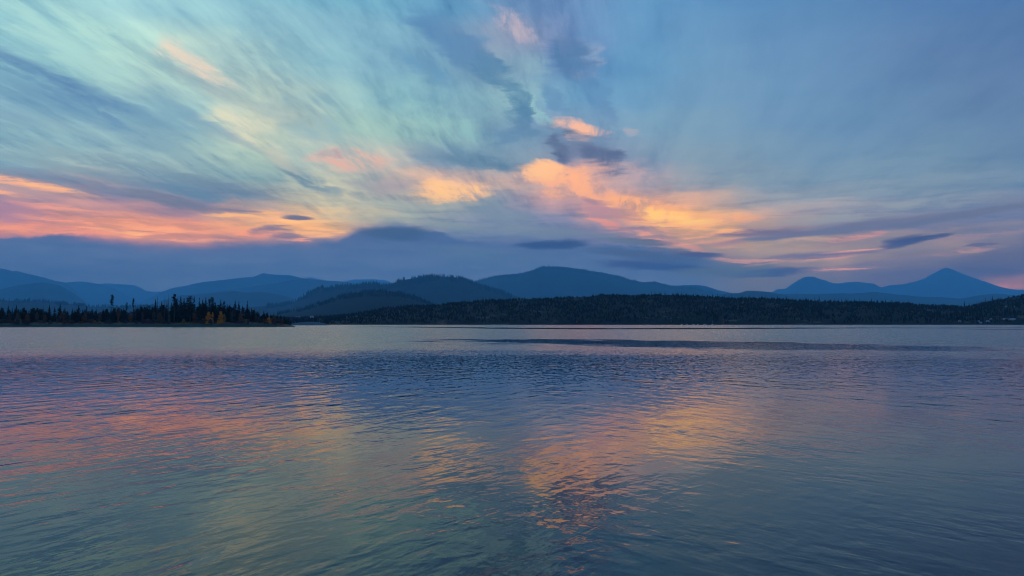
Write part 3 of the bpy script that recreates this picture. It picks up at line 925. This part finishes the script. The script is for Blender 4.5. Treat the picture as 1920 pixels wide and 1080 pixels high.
xs = list(range(-260, 560, 4))
ds = [740 + k * 1.5 for k in range(20)] + [772 + k * 9 for k in range(34)]
V = [pos(x, d * NS, land_h(x, d * NS)) for d in ds for x in xs]
n = len(xs)
F = [(j * n + i, j * n + i + 1, (j + 1) * n + i + 1, (j + 1) * n + i) for j in range(len(ds) - 1) for i in range(n - 1)]
land = mesh_obj('ground', V, F, M['shore'], smooth=True, kind='structure')
land.data.materials.append(M['grass_bank'])
for pl in land.data.polygons:
    if pl.center[1] < SHORE_D + 8 and pl.center[2] < 1.35:
        pl.material_index = 1

GR = 'dark conifers of the wood on the left point'
used = []


def ptree(px, ytop, kind, i=0, d=790, label=None, cat='tree', group=GR, sx=1.0, base_d=None):
    d = d * NS
    z0 = land_h(px, d)
    h = row_z(ytop, d) - z0
    x, y, z = pos(px, d, z0)
    return plant(kind, i, (x, y, z), max(1.0, h), label or 'dark conifer in the dense wood on the left point', cat, group, sx)


SK = [(3, 577, 'spruce'), (16, 573, 'spruce'), (31, 573, 'spruce'), (46, 577, 'spruce'), (62, 577, 'spruce'), (78, 579, 'spruce'),
      (93, 573, 'spruce'), (103, 576, 'spruce'), (113, 570, 'spruce'), (122, 576, 'spruce'), (136, 579, 'spruce'), (148, 573, 'spruce'),
      (181, 580, 'spruce'), (194, 580, 'column'), (214, 576, 'spruce'), (223, 574, 'spruce'), (232, 578, 'spruce'),
      (264, 573, 'spruce'), (276, 573, 'spruce'), (272, 576, 'column'), (292, 560, 'column'), (303, 567, 'spruce'), (313, 564, 'column'),
      (322, 568, 'spruce'), (331, 561, 'pine'), (339, 556, 'spruce'), (345, 560, 'spruce'), (352, 559, 'pine'), (357, 556, 'pine'),
      (364, 557, 'column'), (374, 559, 'column'), (380, 563, 'spruce'), (386, 559, 'spruce'), (393, 561, 'pine'), (398, 558, 'pine'),
      (404, 568, 'spruce'), (414, 563, 'spruce'), (420, 566, 'pine'), (426, 571, 'spruce'), (441, 565, 'spruce'), (448, 566, 'spruce'),
      (455, 573, 'spruce'), (472, 578, 'spruce'), (478, 579, 'spruce'), (495, 582, 'spruce'), (502, 584, 'spruce'), (508, 586, 'column'),
      (514, 586, 'spruce'), (521, 589, 'spruce'), (527, 589, 'spruce'), (534, 592, 'spruce'), (541, 595, 'spruce')]
SKL = {3: 'dark conifer cut by the left edge of the photo', 16: 'bushy dark conifer second from the left edge, tip above the low blue ridge', 31: 'dark conifer with a narrow tip, third from the left edge',
       113: 'stout dark conifer, tallest of the stretch left of the tall lone pine', 148: 'dark conifer with a pointed tip halfway between the stout conifer and the lone pine',
       223: 'broad dark conifer just right of the foot of the tall lone pine', 264: 'pointed dark conifer right of the broken-topped pine', 276: 'dark conifer in the dip left of the tall cluster',
       292: 'thin dark conifer beside the leftmost dead spike of the tall cluster', 313: 'slender dark conifer between the two tall bare dead trunks',
       339: 'tall dark spruce just right of the tallest pine', 364: 'dense dark column-shaped conifer in the middle of the tall cluster', 374: 'thin see-through conifer in the gap right of the dense column-shaped one',
       386: 'thin pointed conifer above the left orange tree', 398: 'rounded pine top at the right end of the tall cluster above the left orange tree',
       414: 'pointed dark conifer directly above the right orange tree', 441: 'dark conifer below the thin dead top right of the orange trees', 541: 'last small dark conifer at the tip of the point'}
for k, (px, yt, kd) in enumerate(SK):
    ptree(px, yt, kd, k % 4, 785 + (k * 37) % 60, sx=1.65 if kd == 'spruce' else 1.25, label=SKL.get(px, 'dark conifer whose tip breaks the skyline of the left wood'), group='conifers along the skyline of the left wood')
ptree(210, 554, 'pine', 7, 790, 'tall lone pine on a long bare trunk left of the tall cluster', sx=1.0, group=None)
ptree(163, 574, 'pine', 5, 790, 'slim pine with a thin ragged crown, between the left edge and the tall lone pine', sx=0.6, group=None)
ptree(238, 568, 'pine', 6, 800, 'short wispy pine just right of the tall lone pine', sx=0.6, group=None)
ptree(250, 560, 'pine', 8, 792, 'broken-topped pine with sparse crown, second tallest right of the lone pine', sx=0.6, group=None)
ptree(327, 552, 'pine', 9, 780, 'tallest pine of the central cluster with a broad rounded crown', sx=1.15, group=None)
ptree(464, 565, 'column', 5, 790, 'narrow dense conifer standing alone right of the cluster above the low trees', sx=1.3, group=None)
SNL = {255: 'bare dead trunk beside the broken-topped pine', 303: 'bare leaning dead trunk left of two taller dead trunks',
       309: 'slightly leaning dead trunk in the gap left of the tallest pine', 316: 'tall straight dead trunk nearest to the tallest pine',
       295: 'bare spike of a dead tree at the left end of the tall cluster', 432: 'short dead spike rising right of the orange trees',
       441: 'thin dead top poking above the conifers right of the orange trees', 486: 'dark dead spike alone above the low trees near the tip',
       82: 'thin dead spike over the trees at the far left'}
for (px, yt) in ((255, 566), (303, 563), (309, 554), (316, 552), (295, 555), (432, 568), (441, 560), (486, 572), (82, 572)):
    ptree(px, yt, 'snag', px % 3, 782, SNL[px], 'dead tree', None)
ENV = [(-200, 572), (0, 578), (60, 579), (120, 577), (180, 581), (240, 579), (300, 572), (330, 569), (400, 570), (430, 574), (470, 579), (500, 588), (530, 594), (550, 601)]
for k in range(240):
    px = random.uniform(-70, 546)
    d = random.uniform(785, 900)
    yt = interp(ENV, px) + random.uniform(-1, 9)
    if yt > 603:
        continue
    ptree(px, yt, random.choice(['broad', 'broad', 'broad', 'spruce', 'pine']), random.randrange(4), d, sx=random.uniform(1.3, 1.9), label='dark conifer inside the dense wood on the left point')

for k in range(16):
    px = [18, 52, 70, 118, 132, 160, 188, 246, 268, 300, 318, 365, 436, 452, 480, 530][k]
    ptree(px, random.uniform(583, 591) if px < 500 else 597, 'rust_tree' if k % 2 else 'tan_tree', k % 4, random.uniform(772, 782),
          'half bare %s autumn tree standing among the conifers of the left wood' % ('rusty' if k % 2 else 'brownish tan'), 'tree',
          '%s autumn trees among the conifers' % ('rusty' if k % 2 else 'tan'), 0.8)
# front rank: autumn trees and willow shrubs
ptree(391, 584, 'orange_tree', 0, 764, 'bright orange autumn tree, left one of the two below the tall conifers', 'tree', None, 0.85)
ptree(399, 585, 'orange_tree', 3, 766, 'small orange sapling close against the right side of the left orange tree', 'tree', None, 0.35)
ptree(414, 583, 'orange_tree', 1, 765, 'bright orange-yellow autumn tree, right one of the two below the tall conifers', 'tree', None, 0.85)
ptree(421, 589, 'yellow_tree', 0, 763, 'dull yellow autumn tree at the right foot of the right orange tree', 'tree', None, 0.55)
ptree(345, 598, 'yellow_tree', 2, 757, 'low round yellow bush on the shore left of the orange trees', 'shrub', None, 1.35)
ptree(289, 584, 'tan_tree', 0, 766, 'tall pointed tan bush between the lone pine and the yellow bush', 'shrub', None, 0.9)
ptree(34, 585, 'tan_tree', 1, 768, 'tall grey-brown bush at the far left of the shore', 'shrub', None, 1.1)
ptree(4, 597, 'tan_tree', 2, 760, 'rounded grey-brown bush cut by the left edge', 'shrub', None, 1.8)
ptree(85, 589, 'rust_tree', 3, 772, 'small rust-tan tree glowing among dark conifers at the left', 'tree', None, 0.55)
ptree(505, 595, 'orange_tree', 2, 762, 'broad dull orange bush near the tip of the point', 'shrub', None, 1.0)
ptree(515, 592, 'rust_tree', 0, 766, 'rust brown bush at the right side of the broad orange bush', 'shrub', None, 0.9)
ptree(496, 598, 'rust_tree', 1, 760, 'low rust bush at the left side of the broad orange bush', 'shrub', None, 1.2)
ptree(223, 577, 'rust_tree', 2, 776, 'rusty crown rising just right of the tall lone pine', 'tree', None, 0.4)
ptree(458, 597, 'tan_tree', 3, 760, 'tan pointed shrub right of the orange trees', 'shrub', None, 0.9)
ptree(466, 598, 'pink_tree', 0, 759, 'upright reddish shrub next to the tan pointed shrub', 'shrub', None, 0.8)
for k in range(95):
    px = random.uniform(-60, 540)
    kd = random.choice(['tan_tree', 'tan_tree', 'pink_tree', 'rust_tree', 'tan_tree', 'yellow_tree'] if px < 470 else ['tan_tree', 'rust_tree', 'pink_tree', 'rust_tree'])
    lab = {'tan_tree': 'low tan brown willow shrub on the left shore', 'pink_tree': 'low reddish willow shrub on the left shore',
           'rust_tree': 'low rust coloured shrub on the left shore', 'yellow_tree': 'low faded yellow shrub on the left shore'}[kd]
    ptree(px, random.uniform(596.5, 604.5), kd, random.randrange(4), random.uniform(757, 782), lab, 'shrub', kd.split('_')[0] + ' shrubs along the left shore', random.uniform(1.3, 2.6))

# ------------------------------------------------------------------ low dark bars in the lake
def bar(name, pts, w, h):
    V = []; F = []
    n = 0
    for (px, y, k) in pts:
        d = CAM_H * FPX / (y - HORIZON)
        for (dd, z) in ((-w, -0.3), (-w * 0.5, 0.6 * h * k), (0, h * k), (w * 0.5, 0.7 * h * k), (w, -0.3)):
            V.append(pos(px, d + dd * NS * (0.3 + 0.7 * k), z * NS))
        n += 1
    for i in range(n - 1):
        for j in range(4):
            F.append((i * 5 + j, i * 5 + j + 1, (i + 1) * 5 + j + 1, (i + 1) * 5 + j))
    return mesh_obj(name, V, F, M['silt'], kind='structure')


def dense(pts, step=12):
    out = []
    for (a, b) in zip(pts[:-1], pts[1:]):
        m_ = max(1, int((b[0] - a[0]) / step))
        for i in range(m_):
            f = i / m_
            x_ = a[0] + (b[0] - a[0]) * f
            k_ = a[2] + (b[2] - a[2]) * f
            out.append((x_, a[1] + (b[1] - a[1]) * f, k_ * (0.8 + 0.5 * (float(vnoise(x_ * .05, 3.1))))))
    out.append(pts[-1])
    return out


bar('sandbar', dense([(640, 612.6, 0.05), (720, 613.2, .5), (820, 614.2, .8), (920, 616.0, 1), (1100, 617.2, 1), (1300, 617.0, 1), (1420, 616.4, .9), (1520, 615.8, .7), (1640, 615.2, .5), (1800, 615.0, .35), (2100, 614.6, .3)]), 7, 0.62)
bar('sandbar', dense([(1690, 616.2, 0.03), (1780, 616.9, .35), (1880, 617.9, .5), (2100, 618.5, .6)]), 3, 0.3)
bar('sandbar', dense([(-160, 614.4, .4), (0, 614.5, .3), (50, 614.5, .2), (95, 614.4, .03)]), 3, 0.3)

# ------------------------------------------------------------------ far shore details
FAR_D = 1053.0


def hill_point(px, y):
    """where the view through photo pixel (px, y) meets the near hills"""
    best = None
    for k in range(200):
        t = k / 199
        x_, d, z = I1.at(px, t)
        yy = HORIZON - (z - CAM_H) * FPX / d
        if best is None or abs(yy - y) < best[0]:
            best = (abs(yy - y), (x_, d, z))
    return best[1]


# individual trees on the skyline of the near hills
GR2 = 'conifers on the skyline of the near hills'
sky_px = [905, 918, 1112, 1222, 1228, 1236, 1240, 1247, 1262, 1270, 1278, 1305, 1318, 1326, 1336, 1345, 1358, 1372, 1392, 1405, 1414, 1436, 1458, 1474,
          1504, 1510, 1513, 1528, 1534, 1536, 1565, 1572, 1578, 1586, 1590, 1602, 1612, 1622, 1634, 1643, 1652, 1660, 1671, 1687, 1695, 1703,
          1808, 1818, 1832, 1836, 1840, 1845, 1848, 1851, 1858, 1861, 1866, 1872]
for k, px in enumerate(sky_px):
    x_, d, z = I1.at(px, 1.0)
    h = random.uniform(6, 9) * (1.25 if px in (1536, 1578, 1634, 1848, 1861, 1808, 1671) else 1)
    plant('spruce' if k % 3 else 'column', k % 4, (x_, d, z - 0.3), h, 'small dark conifer on the crest of the low hills across the lake', 'tree', GR2, 1.0 if k % 3 else 1.5)
x_, d, z = hill_point(1356, 608.4)
plant('red_tree', 0, (x_, d, max(z, 0.2)), 8.7, 'small red pointed tree alone on the far shore right of centre', 'tree', None, 0.9)
for (px, y, kd, h, lab) in ((1516, 606.5, 'tan_tree', 6, 'pale tan tree leaning at the far shore right of the red tree'),
                            (1478, 606.5, 'tan_tree', 4, 'tiny pale tree at the far shore between the red and the leaning tan tree'),
                            (1258, 605.5, 'tan_tree', 7, 'grey-brown tree on the far shore left of the moored boats'),
                            (1081, 605, 'rust_tree', 5, 'small rusty tree on the far shore below the central summit'),
                            (1038, 606, 'rust_tree', 4, 'low rusty bush on the far shore left of the small rusty tree')):
    x_, d, z = hill_point(px, y)
    plant(kd, 1, (x_, d, z), h * NS, lab, 'tree', None, 1.3)


def box(x0, x1, y0, y1, z0, z1):
    V = [(x0, y0, z0), (x1, y0, z0), (x1, y1, z0), (x0, y1, z0), (x0, y0, z1), (x1, y0, z1), (x1, y1, z1), (x0, y1, z1)]
    F = [(0, 3, 2, 1), (4, 5, 6, 7), (0, 1, 5, 4), (1, 2, 6, 5), (2, 3, 7, 6), (3, 0, 4, 7)]
    return V, F


def join(*ms):
    V = []; F = []
    for (v, f) in ms:
        b = len(V); V += v; F += [tuple(i + b for i in q_) for q_ in f]
    return V, F


def house(px, y, w, h, label, rz=0.0, group=None):
    x_, d, z = hill_point(px, y)
    e = empty('house', (x_, d, z - 0.2), rz, label, 'house', group)
    e.scale = (NS, NS, NS)
    dp = min(w, 8.0)
    mesh_obj('wall', *box(-w / 2, w / 2, -dp / 2, dp / 2, 0, h), M['wall'], e)
    rv = [(-w / 2 - .4, -dp / 2 - .5, h), (w / 2 + .4, -dp / 2 - .5, h), (w / 2 + .4, dp / 2 + .5, h), (-w / 2 - .4, dp / 2 + .5, h), (-w / 2 - .4, 0, h + dp * .32), (w / 2 + .4, 0, h + dp * .32)]
    mesh_obj('roof', rv, [(0, 1, 5, 4), (2, 3, 4, 5), (1, 2, 5), (3, 0, 4), (0, 3, 2, 1)], M['roof'], e)
    nwin = max(1, int(w // 4))
    for k in range(nwin):
        cx = -w / 2 + (k + 0.5) * w / nwin
        mesh_obj('window', *box(cx - .55, cx + .55, -dp / 2 - .04, -dp / 2 + .02, h * .4, h * .75), M['glass'], e)


house(560, 594.5, 17, 4.0, 'long pale building at the foot of the hill just right of the wooded point')
house(585, 598, 9, 6.5, 'short pale building right of the long pale building beside the wooded point', 0.5)
house(1798, 604, 3.5, 3, 'tiny pale cabin low on the right shore, leftmost of its row')
house(1834, 604, 3.5, 3, 'tiny pale cabin low on the right shore, second of its row from the left')
house(1838, 606, 3.5, 3, 'tiny pale cabin low on the right shore, nearest to the water')
house(1851, 604, 5, 3, 'tiny pale cabin low on the right shore, last of its row to the right')
house(1857, 599.5, 4, 2.2, 'small pale cabin just above the row of cabins on the right shore')
house(1884, 600, 11, 2.0, 'long low pale building on the right shore, left of a matching one')
house(1897, 600, 12, 2.0, 'long low pale building on the right shore, right of a matching one')
house(1886, 576, 3.5, 2.5, 'small pale cabin high on the right hillside, left of a second one')
house(1903, 576, 3.5, 2.5, 'small pale cabin high on the right hillside, right of the other one')


def boat(px, length, label, mast=False, group='boats moored off the far shore'):
    d = FAR_D - 13
    x_, y_, _ = pos(px, d, 0)
    e = empty('moored_boat', (x_, y_, 0), random.uniform(-.3, .3), label, 'boat', group)
    e.scale = (NS, NS, NS)
    l = length / 2
    V = []
    for (z, s_) in ((-0.2, 0.8), (1.0, 1.0)):
        V += [(-l * s_, -1.1 * s_, z), (l * .4 * s_, -1.2 * s_, z), (l * s_, 0, z + .15), (l * .4 * s_, 1.2 * s_, z), (-l * s_, 1.1 * s_, z)]
    F = [(0, 1, 6, 5), (1, 2, 7, 6), (2, 3, 8, 7), (3, 4, 9, 8), (4, 0, 5, 9), (5, 6, 7, 8, 9), (4, 3, 2, 1, 0)]
    mesh_obj('hull', V, F, M['hull'], e)
    mesh_obj('cabin', *box(-l * .45, l * .25, -.8, .8, 1.002, 1.9), M['hull'], e)
    mesh_obj('window', *box(-l * .38, l * .18, -.83, -.801, 1.3, 1.65), M['glass'], e)
    if mast:
        mesh_obj('mast', *box(-.12, .12, -.12, .12, 1.901, 9.0), M['mast'], e)


boat(1278, 4.5, 'small white boat at the left end of the row moored off the far shore')
boat(1287.5, 4.0, 'second small white boat from the left in the far moored row')
boat(1300, 7.5, 'long white boat in the middle of the far moored row')
boat(1308, 4.0, 'small white boat touching the right end of the long middle boat')
boat(1321, 7.0, 'long white boat right of the gap in the far moored row')
boat(1335, 5.0, 'white boat with a thin upright mast at the right end of the far row', True)

# ------------------------------------------------------------------ haze
hm = bpy.data.materials.new('haze_air')
hm.use_nodes = True
hm.node_tree.nodes.clear()
q = G(hm.node_tree)
out = q.n('ShaderNodeOutputMaterial')
pv = q.n('ShaderNodeVolumePrincipled')
pv.inputs['Color'].default_value = (0.25, 0.68, 1.0, 1)
pv.inputs['Density'].default_value = HAZE_SIGMA
pv.inputs['Anisotropy'].default_value = 0.0
q.nt.links.new(pv.outputs[0], out.inputs['Volume'])
HB = 36500
hz = mesh_obj('haze', *box(-HB, HB, -HB, HB, -1.0, HAZE_TOP), hm, kind='stuff', label='thin blue evening haze over the lake and mountains', cat='haze')

for o in bpy.data.objects:
    for k in ('_new', '_h'):
        if k in o: del o[k]
